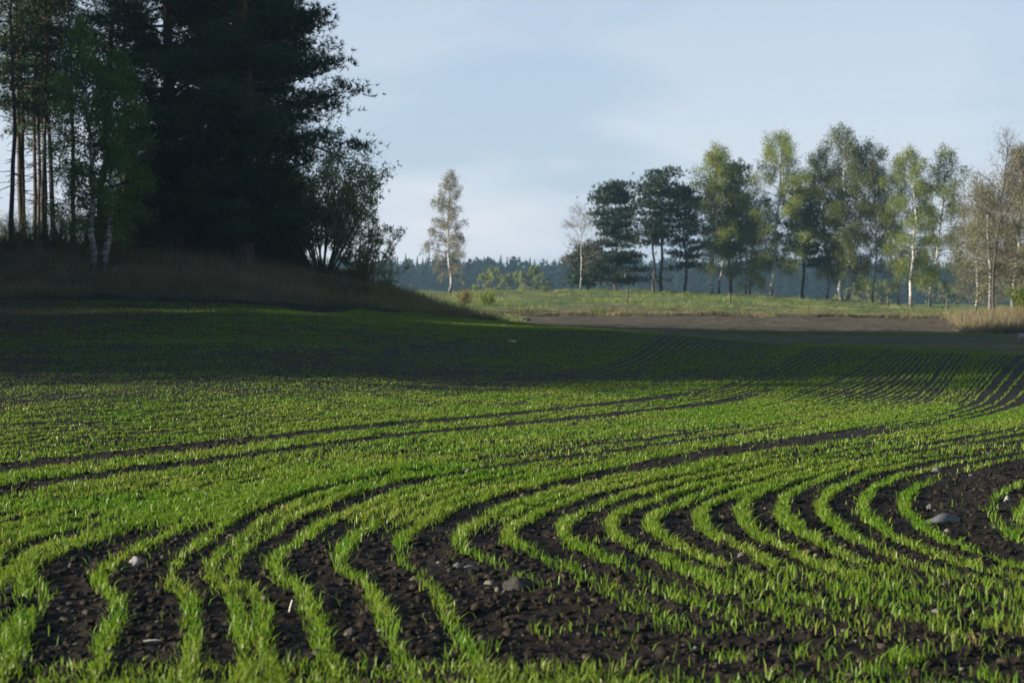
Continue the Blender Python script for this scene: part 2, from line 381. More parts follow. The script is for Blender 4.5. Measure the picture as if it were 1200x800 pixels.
def row_curve(v):
    st = catmull(KW, np.array([v]))[0]
    first = st[0] + norm(st[0] - st[1]) * 14
    st = np.concatenate([[first], st, [st[-1] + norm(st[-1] - st[-2]) * 1.6]])
    P = catmull(st, np.linspace(0, len(st) - 1, 900))
    s = np.concatenate([[0], np.cumsum(np.hypot(*np.diff(P, axis=0).T))])
    L = np.arange(0, s[-1], .04)
    return np.stack([np.interp(L, s, P[:, 0]), np.interp(L, s, P[:, 1])], -1)

def plan_rows():
    """parameter of every seed row across the traced curves"""
    rows = []
    for k in range(7):
        gap = np.linalg.norm(KW[k + 1] - KW[k], axis=-1)
        m = max(2, int(round(gap[3:6].mean() * .8 / .29)))
        if k == 0: m = 20
        rows += [k + (i + .5) / m for i in range(m) if not (k == 6 and (i + .5) / m > .80)]
    rows += [6.93, 7.03, 7.5, 8.0, 8.36, 8.56, 9.0, 9.5, 10.0, 11.0, 11.3, 11.55, 11.78, 12.0, 12.33, 12.67, 13.0, 13.33, 13.67, 14.0, 14.75, 15.0, 15.35, 15.7, 16.0, 16.35, 16.7, 17.0, 17.35, 17.7, 18.0]
    allr = [(v, 0) for v in rows] + [(v, 1) for v in (6.84, 7.2, 7.35, 7.75, 9.25, 9.75, 11.15)]
    for a, b in zip(rows[:-1], rows[1:]):                       # where the rows spread apart up the slope, more of them show
        if a < 6.5: continue
        A, B = (catmull(KW, np.array([q]))[0] for q in (a, b))
        m = int(round(max(np.linalg.norm(A[1] - B[1]), .8 * np.linalg.norm(A[0] - B[0])) / .36)) - 1
        allr += [(a + (b - a) * (i + 1) / (m + 1), 2) for i in range(max(0, m))]
    return allr
TRAM = [5.0, 6.0]                    # wheel gaps left bare
def build_seedlings():
    rg = np.random.default_rng(11)
    XY = []
    for v, upper in plan_rows():
        wheel = any(abs(v - t) < .11 for t in TRAM)
        C = row_curve(v)
        d = np.hypot(C[:, 0], C[:, 1])
        T = norm(np.gradient(C, axis=0)); Nn = np.stack([T[:, 1], -T[:, 0]], -1)
        dens = np.interp(d, [6, 14, 25, 40, 75], [470, 370, 165, 85, 75])             # plants' leaves per metre
        patch = .5 + .5 * fbm(C[:, 0] / .9 + v * 3.1, C[:, 1] / .9, 2, 61)
        patch = np.clip(patch * 1.6, .15, 1.4)
        big = np.clip(.75 + 1.1 * fbm(C[:, 0] / 6, C[:, 1] / 6, 2, 67), .35, 1.3)
        dens = dens * patch * big
        px = pxof(C[:, 0], C[:, 1]); yp = HY + (HC - ground(C[:, 0], C[:, 1])) / C[:, 1] * F
        # thin, washed-out patches seen in the photograph
        bare = np.exp(-(((px - 625) / 95) ** 2 + ((yp - 715) / 34) ** 2)) + np.exp(-(((px - 1135) / 75) ** 2 + ((yp - 570) / 34) ** 2)) \
             + .92 * np.exp(-(((px - 960) / 400) ** 4 + ((yp - 775) / 42) ** 2)) + .6 * np.exp(-(((px - 560) / 70) ** 2 + ((yp - 670) / 20) ** 2))
        dens = dens * np.clip(1 - 1.15 * bare, 0.03, 1)
        if wheel: dens = dens * .75 * smooth(34, 40, d)
        if upper: dens = dens * (smooth(24, 29, d) if upper == 2 else smooth(12.3, 14.0, d) * (1 - smooth(24, 29, d)))
        u = np.interp(d, [8, 13, 20, 40], [.020, .022, .018, .016]) if v < 10.5 else np.interp(d, [8, 13, 20, 40], [.018, .020, .017, .015])
        u = u * (1 - .5 * smooth(24, 34, d) * smooth(560, 720, px))
        wid = u * (1 + 1.9 * smooth(650, 700, yp) * smooth(560, 660, px)) + .012 * np.abs(pnoise(C[:, 0] * 1.3, C[:, 1] * 1.3 + v, 71))
        cnt = rg.poisson(np.maximum(dens, 0) * .04)
        idx = np.repeat(np.arange(len(C)), cnt)
        if not len(idx): continue
        wob = .03 * pnoise(C[:, 0] / .8 + v * 7, C[:, 1] / .8, 75)
        off = rg.normal(size=len(idx)) * wid[idx] + wob[idx]
        P = C[idx] + Nn[idx] * off[:, None] + T[idx] * rg.uniform(-.02, .02, (len(idx), 1))
        XY.append(P)
    # headland drill pass crossing right in front, and stray plants between rows
    for (x0, y0, x1, y1, n, w) in ((-60, 792, 330, 790, 700, .07), (330, 790, 760, 800, 1100, .09), (-60, 812, 760, 815, 2600, .06), (760, 815, 1260, 815, 400, .10)):
        a = np.stack(unproject(np.array([x0, x1.__float__()]), np.array([y0, float(y1)])), -1)
        s = rg.random(n); s = s[rg.random(n) < np.clip(.55 + 1.2 * pnoise(s * 14, s * 0 + y0, 79), .05, 1)]
        P = a[0] + (a[1] - a[0]) * s[:, None] + rg.normal(size=(len(s), 2)) * w
        XY.append(P)
    for (cx, cy, n, w) in ((1065, 778, 130, .05), (855, 775, 40, .05), (552, 770, 60, .06), (640, 745, 25, .04), (1140, 765, 40, .1), (960, 772, 30, .08), (1030, 792, 60, .08), (700, 640, 20, .05)):
        c = np.array(unproject(np.array([float(cx)]), np.array([float(cy)]))).T
        XY.append(c + rg.normal(size=(n, 2)) * w)
    n = 2200
    d = np.sqrt(rg.uniform(7.5 ** 2, 30 ** 2, n)); P = np.stack([rg.uniform(-.29, .29, n) * d, d], -1); XY.append(P)
    XY = np.concatenate(XY)
    x, y = XY.T
    keep = (y > 5.5) & (np.abs(x) < .262 * y + 2.6) & (y < field_edge(x, y) + 4)
    x, y = x[keep], y[keep]; n = len(x)
    d = np.hypot(x, y)
    z = ground(x, y) + clods(x, y) - .006
    h = rg.triangular(.026, .06, .088, n) * np.interp(d, [14, 24, 34], [1, .68, .52]) * (1 + .25 * fbm(x / 1.5, y / 1.5, 2, 83))
    w = .0040 * (1 + d / 12) * rg.uniform(.7, 1.2, n)
    a = rg.uniform(0, 2 * math.pi, n); ln = (rg.random(n) ** 1.3 * 1.0 + .08) * h
    lean = np.stack([np.cos(a) * ln, np.sin(a) * ln], -1)
    b = a + math.pi / 2 + rg.normal(size=n) * .5
    side = np.stack([np.cos(b), np.sin(b), np.zeros(n)], -1) * w[:, None] * .5
    B = np.stack([x, y, z], -1)
    Mid = B + np.stack([lean[:, 0] * .35, lean[:, 1] * .35, h * .6], -1)
    Tip = B + np.stack([lean[:, 0], lean[:, 1], h * rg.uniform(.8, 1.0, n)], -1)
    V = np.stack([B - side * .7, B + side * .7, Mid + side, Mid - side, Tip], 1).reshape(-1, 3)
    k = np.arange(n)[:, None] * 5
    mb = MB(); mb.add(V, k + np.array([[0, 1, 2, 3]])); mb.f.append(k + np.array([[3, 2, 4]])); mb.mi.append(np.zeros(n))
    o = mb.build('cereal_seedlings', M['seedling'])
    tag(o, 'bright green cereal seedlings growing in curving rows across the dark field', 'seedlings', kind='stuff')
    print('seedlings', n)
build_seedlings()

# ------------------------------------------------------------------ clods and stones
def rock_mesh(rg, n_lat=7, n_lon=10):
    """one lumpy closed stone, unit size: verts, quads/tris"""
    v = [(0, 0, -1)]; f = []
    for i in range(1, n_lat):
        p = -math.pi / 2 + math.pi * i / n_lat
        for j in range(n_lon):
            a = 2 * math.pi * j / n_lon
            v.append((math.cos(p) * math.cos(a), math.cos(p) * math.sin(a), math.sin(p)))
    v.append((0, 0, 1)); v = np.array(v)
    for _ in range(11):                                       # facets: flatten against random planes
        d = norm(rg.normal(size=3)); h = rg.uniform(.45, .8); k = v @ d
        v = v - np.maximum(k - h, 0)[:, None] * d * .96
    v = v * (1 + .035 * rg.normal(size=(len(v), 1)))
    tri = []; quad = []
    for j in range(n_lon): tri.append((0, 1 + (j + 1) % n_lon, 1 + j))
    for i in range(n_lat - 2):
        for j in range(n_lon):
            a = 1 + i * n_lon + j; b = 1 + i * n_lon + (j + 1) % n_lon
            quad.append((a, b, b + n_lon, a + n_lon))
    last = len(v) - 1; base = 1 + (n_lat - 2) * n_lon
    for j in range(n_lon): tri.append((last, base + j, base + (j + 1) % n_lon))
    return v, np.array(tri), np.array(quad)

def build_clods():
    rg = np.random.default_rng(5)
    mb = MB()
    n = 48000
    d = np.exp(rg.uniform(math.log(6.5), math.log(22), n)); x = rg.uniform(-1, 1, n) * (.27 * d + 2.0); y = d
    s = np.exp(rg.normal(math.log(.0095), .62, n)); s = np.minimum(s, .034)
    protos = [rock_mesh(rg, 4, 6) for _ in range(6)]
    kind = rg.integers(0, 6, n)
    z = ground(x, y) + clods(x, y)
    for k in range(6):
        m = kind == k; c = m.sum()
        v, t, q = protos[k]
        a = rg.uniform(0, 6.28, c); ca, sa = np.cos(a)[:, None], np.sin(a)[:, None]
        sx = s[m][:, None] * rg.uniform(.8, 1.5, (c, 1)); sz = s[m][:, None] * rg.uniform(.5, .9, (c, 1))
        vx = v[None, :, 0] * sx; vy = v[None, :, 1] * s[m][:, None]
        W = np.stack([x[m][:, None] + vx * ca - vy * sa, y[m][:, None] + vx * sa + vy * ca, z[m][:, None] + v[None, :, 2] * sz + .15 * s[m][:, None]], -1)
        off = np.arange(c)[:, None, None] * len(v)
        mb.add(W.reshape(-1, 3), (q[None] + off).reshape(-1, 4)); mb.f.append((t[None] + off).reshape(-1, 3) + mb.n - c * len(v)); mb.mi.append(np.zeros(c * len(t)))
    o = mb.build('soil_clods', M['clod'])
    tag(o, 'small dark clods and crumbs of tilled soil between the rows', 'soil clods', kind='stuff')
build_clods()

STONES = [  # px, py, width px, height px, rotation, material, label
    (1105, 613, 36, 11, .1, 'stone', 'long flat grey stone among the thin rows at the right'),
    (788, 522, 15, 8, .5, 'darkstone', 'small dark stone on a bare strip in the middle of the green rows'),
    (831, 580, 14, 7, .4, 'stone', 'small grey stone lying in a furrow between curved rows'),
    (1098, 553, 12, 9, .9, 'stone', 'round grey stone on the bare soil above the long flat stone'),
    (1093, 597, 10, 8, .2, 'stone', 'little pale grey stone just behind the long flat stone'),
    (1182, 588, 9, 9, 1.2, 'palestone', 'little pale stone between two thin rows near the right edge'),
    (1163, 534, 14, 7, .3, 'darkstone', 'low dark stone on the bare patch far right of the field'),
    (606, 690, 38, 20, .3, 'darkstone', 'large dark brown stone half sunk in the bare soil patch'),
    (606, 746, 22, 9, -.4, 'stone', 'grey stone in front of the large dark stone'),
    (155, 665, 15, 13, 1.0, 'palestone', 'pale oval stone standing in the furrow between left rows'),
    (505, 729, 7, 6, .4, 'palestone', 'tiny white pebble in the bare soil beside a row'),
    (449, 744, 13, 6, .1, 'stone', 'small flat grey pebble in the dark furrow near the bottom'),
    (6, 696, 14, 9, .7, 'stone', 'grey pebble on the soil at the left edge'),
    (553, 668, 18, 7, .2, 'stone', 'thin grey stone at the top of the bare soil patch'),
    (173, 698, 7, 6, .2, 'stone', 'tiny grey pebble on the soil below the pale oval stone'),
    (600, 401, 8, 5, .2, 'palestone', 'whitish stone on the shaded far slope of the field'),
    (1197, 397, 12, 8, .4, 'palestone', 'whitish boulder by the dry grass at the right edge'),
    (975, 632, 9, 6, .6, 'stone', 'small grey stone in the row bend left of the long flat stone'),
    (1110, 688, 10, 6, .6, 'stone', 'small grey stone among mixed seedlings at lower right'),
    (820, 672, 9, 6, .1, 'darkstone', 'small dark stone among seedlings right of the bare patch'),
]
def build_stones():
    rg = np.random.default_rng(21)
    for (px, py, w, h, rot, mat, lab) in STONES:
        X, Y = unproject(np.array([float(px)]), np.array([float(py)]), 120); X, Y = float(X[0]), float(Y[0])
        W = w / F * Y; H = h / F * Y
        v, t, q = rock_mesh(rg, 9, 14)
        v = v * np.array([W * .70, W * .5, H * .85]) 
        c, s = math.cos(rot * .5), math.sin(rot * .5); v = v @ np.array([[c, s, 0], [-s, c, 0], [0, 0, 1]])
        mb = MB(); mb.add(v, q); mb.f.append(t); mb.mi.append(np.zeros(len(t)))
        z = float(ground(X, Y)) + float(clods(np.array(X), np.array(Y))) - H * .02
        o = mb.build('stone', M[mat], loc=(X, Y, z)); tag(o, lab, 'stone', 'stones lying in the field')
    for (px, py, ln, ang, tilt, lab) in ((338, 723, .075, 1.3, .8, 'short white straw sticking up from the furrow between left rows'),
                                         (163, 758, .085, -.25, .05, 'pale straw lying flat on soil between the two leftmost rows'),
                                         (415, 680, .06, .1, .05, 'short pale straw lying beside the middle row')):
        X, Y = (float(a[0]) for a in unproject(np.array([float(px)]), np.array([float(py)])))
        z = float(ground(X, Y)) + float(clods(np.array(X), np.array(Y)))
        d = np.array([math.cos(ang) * math.cos(tilt), .2, math.sin(tilt)])
        mb = MB(); P = np.linspace(0, 1, 5)[:, None] * d * ln + np.array([0, 0, .008]); P[:, 2] += .004 * np.sin(np.linspace(0, 3, 5))
        tube(mb, P, [.003, .0045, .0042, .0045, .003], 7)
        o = mb.build('straw', M['straw'], loc=(X, Y, z)); tag(o, lab, 'straw', 'bits of straw on the soil')
build_stones()

# ------------------------------------------------------------------ trees
def bpath(p, d, L, n, bend, wig, rg):
    P = [p]; st = L / n
    for i in range(n):
        d = d + np.array([0, 0, bend / n]) + rg.normal(size=3) * wig
        d = d / np.linalg.norm(d); P.append(P[-1] + d * st)
    return np.array(P)
def trunk_path(H, lean, wig, rg, n=14):
    t = np.linspace(0, 1, n); P = np.zeros((n, 3)); P[:, 2] = t * H
    w = np.cumsum(rg.normal(size=(n, 2)) * wig * H / n, 0); w[0] = 0
    P[:, 0] = lean * H * t + w[:, 0]; P[:, 1] = w[:, 1]
    P[0, 2] = -.25
    return t, P
def at(P, t):
    i = t * (len(P) - 1); k = np.clip(np.floor(i).astype(int), 0, len(P) - 2); f = (i - k)
    return P[k] * (1 - f)[..., None] + P[k + 1] * f[..., None] if np.ndim(t) else P[k] * (1 - f) + P[k + 1] * f

def finish(name, base, mbt, mbc, tmat, cmat, label, cat, group, crown='crown'):
    root = empty(name, base, label, cat, group)
    mbt.build('trunk', tmat, root, smooth_shade=True)
    if mbc is not None and mbc.n: mbc.build(crown, cmat, root)
    return root

G = 'row of trees along the far meadow bank'
def birch(name, base, H, Rw, label, group=None, seed=1, leaf='birch', n_leaf=16000, leaf_s=.17, t0=.18, nb=46, r0=None, lean=0., trunks=1, droop=1.0, top=1.0, skew=0., barkmat='birchbark', cat='tree', bare=0, profile=None):
    rg = np.random.default_rng(seed)
    if group == G: leaf_s *= .84; n_leaf = int(n_leaf * (1.9 if not bare else 1)); Rw *= 1.03; r0 = r0 and r0 * .9
    mbt, mbc = MB(), MB(); r0 = r0 or H * .0105
    Lp = []; Lw = []
    for q in range(trunks):
        ln = lean + (0 if trunks == 1 else (q - (trunks - 1) / 2) * .09)
        h = H * (1 if q == 0 else rg.uniform(.82, .97))
        t, P = trunk_path(h, ln, .12, rg)
        P[:, 0] += (q - (trunks - 1) / 2) * .45 * min(1, H / 12)
        rad = r0 * (.3 * np.exp(-t * 25) + (1 - t) ** .9 + .04)
        tube(mbt, P, rad, 9)
        for i in range(nb):
            x = (i + .5) / nb; tt = t0 + (1 - t0) * x ** .92 * .985
            env = profile(x) if profile else max(.16, math.sin(math.pi * min(1, (x * .92 + .06)) ** .75) ** .8)
            az = i * 2.39996 + rg.normal() * .4
            L = Rw * env * rg.uniform(.6, 1.15) * (1 + skew * math.cos(az))
            el = R(18 + 45 * x + rg.normal() * 8)
            d = np.array([math.cos(az) * math.cos(el), math.sin(az) * math.cos(el), math.sin(el)])
            p = at(P, tt)
            B = bpath(p, d, L * 1.15, 7, -.75 * droop, .06, rg)
            rb = max(.012, r0 * .30 * (1 - tt) + .012) * np.linspace(1, .2, 8)
            tube(mbt, B, rb, 4, 1)
            ns = 5
            for k in range(ns):
                s = rg.uniform(.25, .95); bp = at(B, s)
                da = az + rg.choice([-1, 1]) * rg.uniform(.4, 1.1)
                dd = np.array([math.cos(da), math.sin(da), rg.uniform(-.1, .7)]); dd /= np.linalg.norm(dd)
                l2 = L * rg.uniform(.2, .42)
                S = bpath(bp, dd, l2, 4, -1.1 * droop, .1, rg)
                tube(mbt, S, np.linspace(.011, .004, 5), 3, 1)
                Lp.append(S); Lw.append(l2)
            Lp.append(at(B, np.linspace(.45, 1, 5))); Lw.append(L * .5)
    Lw = np.array(Lw); Lw /= Lw.sum()
    ch = rg.choice(len(Lp), n_leaf, p=Lw); A = np.stack(Lp)[ch]
    s = rg.random(n_leaf) ** .8 * 4; k = np.minimum(s.astype(int), 3); f = (s - k)[:, None]
    P = A[np.arange(n_leaf), k] * (1 - f) + A[np.arange(n_leaf), k + 1] * f
    hang = rg.random(n_leaf) ** 1.3 * .085 * H * droop * .55
    P = P + rg.normal(size=(n_leaf, 3)) * (.26 if group == G else .14) * min(1, H / 10); P[:, 2] -= hang
    if bare:                                                     # leafless: fine hanging twigs only
        D = norm(P - np.array([P[:, 0].mean() * .6, P[:, 1].mean() * .6, 0]) * [1, 1, 0] ) * .0
        out = norm(np.stack([P[:, 0], P[:, 1], np.full(n_leaf, .6 * bare)], -1) + rg.normal(size=(n_leaf, 3)) * .5)
        slivers(mbc, P, out, leaf_s * 5 * rg.uniform(.5, 1.2, n_leaf), leaf_s * .22, rg)
        return finish(name, base, mbt, mbc, [M[barkmat], M['bark']], M[leaf], label, cat, group)
    leaf_quads(mbc, P, leaf_s, rg)
    m = n_leaf // 6                                              # fine twigs among the leaves
    slivers(mbc, P[:m], norm(rg.normal(size=(m, 3)) * .5 + np.array([0, 0, -1])), leaf_s * 3.2, leaf_s * .16, rg, 1)
    return finish(name, base, mbt, mbc, [M[barkmat], M['bark']], [M[leaf], M['twig']], label, cat, group)

def pine(name, base, H, Rw, label, group=None, seed=1, leaf='pine', t0=.35, nb=40, pads=5, tuft_n=34, k=7, L=.30, W=.035, r0=None, lean=0., profile=None, pad=(.75, .28), dead=8, cat='tree', skew=0., wig=.12, lv=(.45, 1.25)):
    rg = np.random.default_rng(seed)
    mbt, mbc = MB(), MB(); r0 = r0 or H * .013
    t, P = trunk_path(H, lean, wig, rg)
    tube(mbt, P, r0 * (.22 * np.exp(-t * 30) + (1 - t) ** .8 + .03), 10)
    C = []; Ax = []
    prof = profile or (lambda x: max(.28, math.sin(math.pi * (x * .86 + .12)) ** .7))
    for i in range(nb):
        x = (i + .5) / nb; tt = t0 + (1 - t0) * x * .985
        az = i * 2.39996 + rg.normal() * .5
        Lb = Rw * prof(x) * rg.uniform(*lv) * (1 + skew * math.cos(az))
        el = R(-6 + 40 * x ** 1.5 + rg.normal() * 9)
        d = np.array([math.cos(az) * math.cos(el), math.sin(az) * math.cos(el), math.sin(el)])
        B = bpath(at(P, tt), d, Lb, 7, .35, .09, rg)
        tube(mbt, B, max(.02, r0 * .28 * (1 - tt) + .02) * np.linspace(1, .25, 8), 5)
        for j in range(pads):
            s = 1 - .72 * (j / max(1, pads - 1)) ** 1.1; bp = at(B, s)
            sd = az + rg.normal() * .9; ll = Lb * rg.uniform(.08, .30) * (1.1 - .5 * s)
            S = bpath(bp, np.array([math.cos(sd), math.sin(sd), rg.uniform(0, .5)]), ll, 3, .3, .1, rg)
            tube(mbt, S, np.linspace(.022, .01, 4), 3)
            c = S[-1]; sz = rg.uniform(.65, 1.2) * (1.15 if j == 0 else 1)
            n = max(4, int(tuft_n * sz * rg.uniform(.7, 1.2) * (1.5 if j == 0 else 1)))
            q = rg.normal(size=(n, 3)) * np.array([pad[0], pad[0], pad[1]]) * .6 * sz
            C.append(c + q + np.array([0, 0, .05])); Ax.append(norm(q * [1, 1, .3] / (pad[0]) + np.array([0, 0, .55])))
    for i in range(dead):                                        # dead snags below the crown
        tt = rg.uniform(.12, t0 + .1); az = rg.uniform(0, 6.28)
        B = bpath(at(P, tt), np.array([math.cos(az), math.sin(az), rg.uniform(-.3, .2)]), rg.uniform(.15, .45) * Rw, 5, -.2, .12, rg)
        tube(mbt, B, np.linspace(.025, .008, 6), 4)
    C = np.concatenate(C); Ax = np.concatenate(Ax)
    tufts(mbc, C, Ax, k, L, W, rg, .75)
    return finish(name, base, mbt, mbc, M['pinebark'], M[leaf], label, cat, group)

def shrub(name, base, H, Rw, label, group=None, seed=1, leaf='willow', stems=14, n_leaf=6000, leaf_s=.09, spread=.5, low=.2, cat='shrub', bark='bark', tw=0, arch=-.2):
    rg = np.random.default_rng(seed)
    mbt, mbc = MB(), MB(); Lp = []
    for i in range(stems):
        az = i * 2.39996 + rg.normal() * .3; sp = spread * math.sqrt((i + .5) / stems)
        d = np.array([math.cos(az) * sp, math.sin(az) * sp, 1.]); d /= np.linalg.norm(d)
        b = np.array([math.cos(az), math.sin(az), 0]) * .12 * Rw * math.sqrt((i + .5) / stems); b[2] = -.12
        L = H * rg.uniform(.72, 1.05) * (1 - .15 * sp)
        S = bpath(b, d, L, 9, arch * sp, .05, rg)
        tube(mbt, S, H * .0075 * np.linspace(1, .15, 10) * rg.uniform(.7, 1.3), 5)
        for k in range(11):
            s = rg.uniform(low, .97); bp = at(S, s); a2 = rg.uniform(0, 6.28)
            T = bpath(bp, np.array([math.cos(a2) * .8, math.sin(a2) * .8, rg.uniform(.3, 1.2)]), Rw * rg.uniform(.2, .5), 4, .1, .12, rg)
            tube(mbt, T, H * .002 * np.linspace(1, .3, 5), 3); Lp.append(T)
        Lp.append(at(S, np.linspace(max(.5, low), 1, 5)))
    A = np.stack(Lp)[rg.integers(0, len(Lp), n_leaf)]
    s = rg.random(n_leaf) ** .7 * 4; k = np.minimum(s.astype(int), 3); f = (s - k)[:, None]
    P = A[np.arange(n_leaf), k] * (1 - f) + A[np.arange(n_leaf), k + 1] * f + rg.normal(size=(n_leaf, 3)) * .05 * Rw
    P[:, 2] = np.maximum(P[:, 2], .05)
    leaf_quads(mbc, P, leaf_s, rg)
    root = empty(name, base, label, cat, group)
    mbt.build('stems', M[bark], root, smooth_shade=True); mbc.build('foliage', M[leaf], root)
    return root

def spot(px, Y, dz=-.05):
    X = (px - 600) / F * Y
    return (X, Y, float(ground(X, Y)) + dz)
def hgt(px, Y, ytop):
    return HC - (ytop - HY) / F * Y - spot(px, Y)[2]

# ---- the lone birch on the rise, and the row of trees on the far bank
def narrow(x): return max(.12, (1 - x) ** .55 * min(1, .45 + 2.2 * x))
birch('birch_tree', spot(526, 204), hgt(526, 204, 199), 2.9, 'lone slender birch with sparse pale golden buds on the rise', seed=3, leaf='gold', n_leaf=13500, leaf_s=.125, t0=.14, nb=70, lean=.012, profile=narrow, droop=.9, r0=.15)
G = 'row of trees along the far meadow bank'
birch('bare_birch', spot(681, 214), hgt(681, 214, 243), 2.4, 'thin leafless whitish birch at the left end of the tree row', G, 5, leaf='twig', n_leaf=1500, leaf_s=.16, t0=.25, nb=34, bare=1.2, droop=.2, r0=.09)
def bushy(x): return (1.0 - .42 * x) * (.78 + .22 * math.sin(x * 19)) * (.35 if x > .93 else 1)
pine('pine_tree', spot(722, 216), hgt(722, 216, 219), 4.3, 'broad dark pine with branches down to the grass', G, 6, leaf='bluepine', t0=.06, nb=56, pads=7, tuft_n=17, k=6, L=.36, W=.10, profile=bushy, pad=(1.0, .2), dead=3)
pine('pine_tree', spot(690, 220), hgt(690, 220, 294), 2.4, 'low bushy pine in front of the leafless birch', G, 8, leaf='bluepine', t0=.12, nb=26, pads=5, tuft_n=13, k=6, L=.40, W=.10, pad=(.8, .3), dead=0, r0=.13)
def topheavy(x): return .38 + .62 * math.sin(math.pi * min(1, x * .8 + .14)) if x > .35 else .30
pine('pine_tree', spot(767, 214), hgt(767, 214, 222), 2.3, 'slim pine with a thin leaning bare lower trunk', G, 9, leaf='bluepine', t0=.45, nb=26, pads=4, tuft_n=12, k=6, L=.42, W=.10, profile=topheavy, pad=(1.05, .17), dead=8, lean=.03, r0=.16)
pine('pine_tree', spot(776, 217), hgt(776, 217, 206), 2.8, 'tall pine with flat layered top beside the slim leaning pine', G, 10, leaf='bluepine', t0=.46, nb=30, pads=5, tuft_n=12, k=6, L=.42, W=.10, profile=topheavy, pad=(1.1, .17), dead=8, lean=.022, r0=.19)
pine('pine_tree', spot(802, 219), hgt(802, 219, 222), 2.3, 'dark pine at the left edge of the first green birch', G, 12, leaf='bluepine', t0=.24, nb=36, pads=5, tuft_n=12, k=6, L=.42, W=.10, pad=(.95, .2), dead=6, r0=.17)
birch('birch_tree', spot(834, 218), hgt(834, 218, 168), 3.7, 'birch with green lower leaves and sparse pale top beside pines', G, 14, leaf='birchy', n_leaf=13500, t0=.16, nb=52, lean=.004, r0=.17)
pine('pine_tree', spot(857, 222), hgt(857, 222, 196), 3.2, 'dark round-topped pine rising between two birches', G, 15, leaf='bluepine', t0=.30, nb=40, pads=5, tuft_n=13, k=6, L=.42, W=.10, pad=(.95, .32), dead=4, r0=.18)
birch('birch_tree', spot(842, 224), hgt(842, 224, 172), 2.4, 'slim birch with a wispy crown in front of the round-topped pine', G, 16, leaf='birch', n_leaf=5000, t0=.3, nb=40, lean=.02, r0=.14)
birch('birch_tree', spot(876, 220), hgt(876, 220, 224), 3.3, 'short twin-stemmed yellow-green birch left of the white leaning trunk', G, 17, leaf='birchy', n_leaf=15000, t0=.14, nb=36, trunks=2, r0=.15)
birch('birch_tree', spot(903, 218), hgt(903, 218, 153), 4.1, 'tall full birch with a bright white leaning trunk', G, 18, leaf='birchy', n_leaf=20000, t0=.17, nb=56, lean=.022, r0=.21)
pine('pine_tree', spot(940, 222), hgt(940, 222, 226), 2.8, 'dark pine with side branches between the tall birches', G, 19, leaf='bluepine', t0=.30, nb=34, pads=5, tuft_n=12, k=6, L=.42, W=.10, pad=(.95, .2), dead=9, r0=.17)
birch('birch_tree', spot(969, 221), hgt(969, 221, 170), 3.4, 'birch with thin greyish top and leafy middle beside the dense birch', G, 20, leaf='birch', n_leaf=15000, t0=.17, nb=50, r0=.17, lean=-.01)
def tapered(x): return max(.2, math.sin(math.pi * min(1, (x * .75 + .18))) ** .8)
birch('birch_tree', spot(990, 218), hgt(990, 218, 150), 3.7, 'tallest dense deep green birch with a dark right side', G, 22, leaf='birchd', n_leaf=30000, leaf_s=.18, t0=.14, nb=62, trunks=2, r0=.21, profile=tapered, lean=.02)
birch('birch_tree', spot(1022, 224), hgt(1022, 224, 176), 2.7, 'wispy pale birch behind the right side of the dense birch', G, 23, leaf='olive', n_leaf=5500, t0=.2, nb=44, r0=.13)
birch('birch_tree', spot(1067, 214), hgt(1067, 214, 172), 3.9, 'bright yellow-green birch with a straight two-tone trunk past the gap', G, 24, leaf='birchy', n_leaf=17000, t0=.14, nb=54, r0=.2)
birch('birch_tree', spot(1089, 215), hgt(1089, 215, 168), 3.5, 'sparse airy birch with a trunk leaning to the right', G, 25, leaf='birch', n_leaf=11500, t0=.16, nb=52, lean=.06, r0=.17)
birch('birch_tree', spot(1053, 222), hgt(1053, 222, 180), 2.6, 'thin brownish birch at the left of the yellow-green birch', G, 26, leaf='olive', n_leaf=4200, t0=.25, nb=40, r0=.12)
birch('birch_tree', spot(1141, 150), hgt(1141, 150, 205), 2.1, 'slender olive brown birch with a pale straight trunk', G, 27, leaf='olive', n_leaf=9500, leaf_s=.12, t0=.12, nb=50, r0=.11)
birch('bare_tree', spot(1166, 128), hgt(1166, 128, 152), 2.1, 'tall leafless tree with a long dark trunk and fine twigs', G, 28, leaf='twig', n_leaf=2200, leaf_s=.11, t0=.2, nb=60, bare=1.4, droop=.1, r0=.105, barkmat='bark')
birch('birch_tree', spot(1161, 132), hgt(1161, 132, 215), 1.9, 'slim birch with a white leaning trunk beside the leafless tree', G, 29, leaf='olive', n_leaf=7000, leaf_s=.12, t0=.2, nb=40, lean=-.03, r0=.12)
birch('birch_tree', spot(1186, 138), hgt(1186, 138, 172), 3.0, 'wide brownish birch at the right edge of the picture', G, 31, leaf='olive', n_leaf=21000, leaf_s=.13, t0=.12, nb=56, r0=.15)
birch('birch_tree', spot(1222, 142), hgt(1222, 142, 160), 3.0, 'olive brown birch cut off by the right edge', G, 32, leaf='olive', n_leaf=16000, leaf_s=.13, t0=.12, nb=50, r0=.15)
shrub('leafy_shrub', spot(1199, 126), 2.0, 1.2, 'rounded green shrub among dry grass at the right edge', None, 33, 'birch', 12, 5200, .11, .6, .1)
shrub('leafy_shrub', spot(544, 158), 1.7, 1.0, 'thin yellowish shrub at the foot of the dark bank', None, 34, 'ochre', 9, 900, .11, .5, .2)
shrub('leafy_shrub', spot(572, 160), 1.4, 1.0, 'pale green low shrub on the meadow right of the bank', None, 35, 'birchy', 10, 1300, .11, .6, .15)
shrub('leafy_shrub', spot(640, 205), .9, .8, 'small tuft-like bush on the crest of the meadow', None, 36, 'willow', 8, 500, .12, .6, .1)

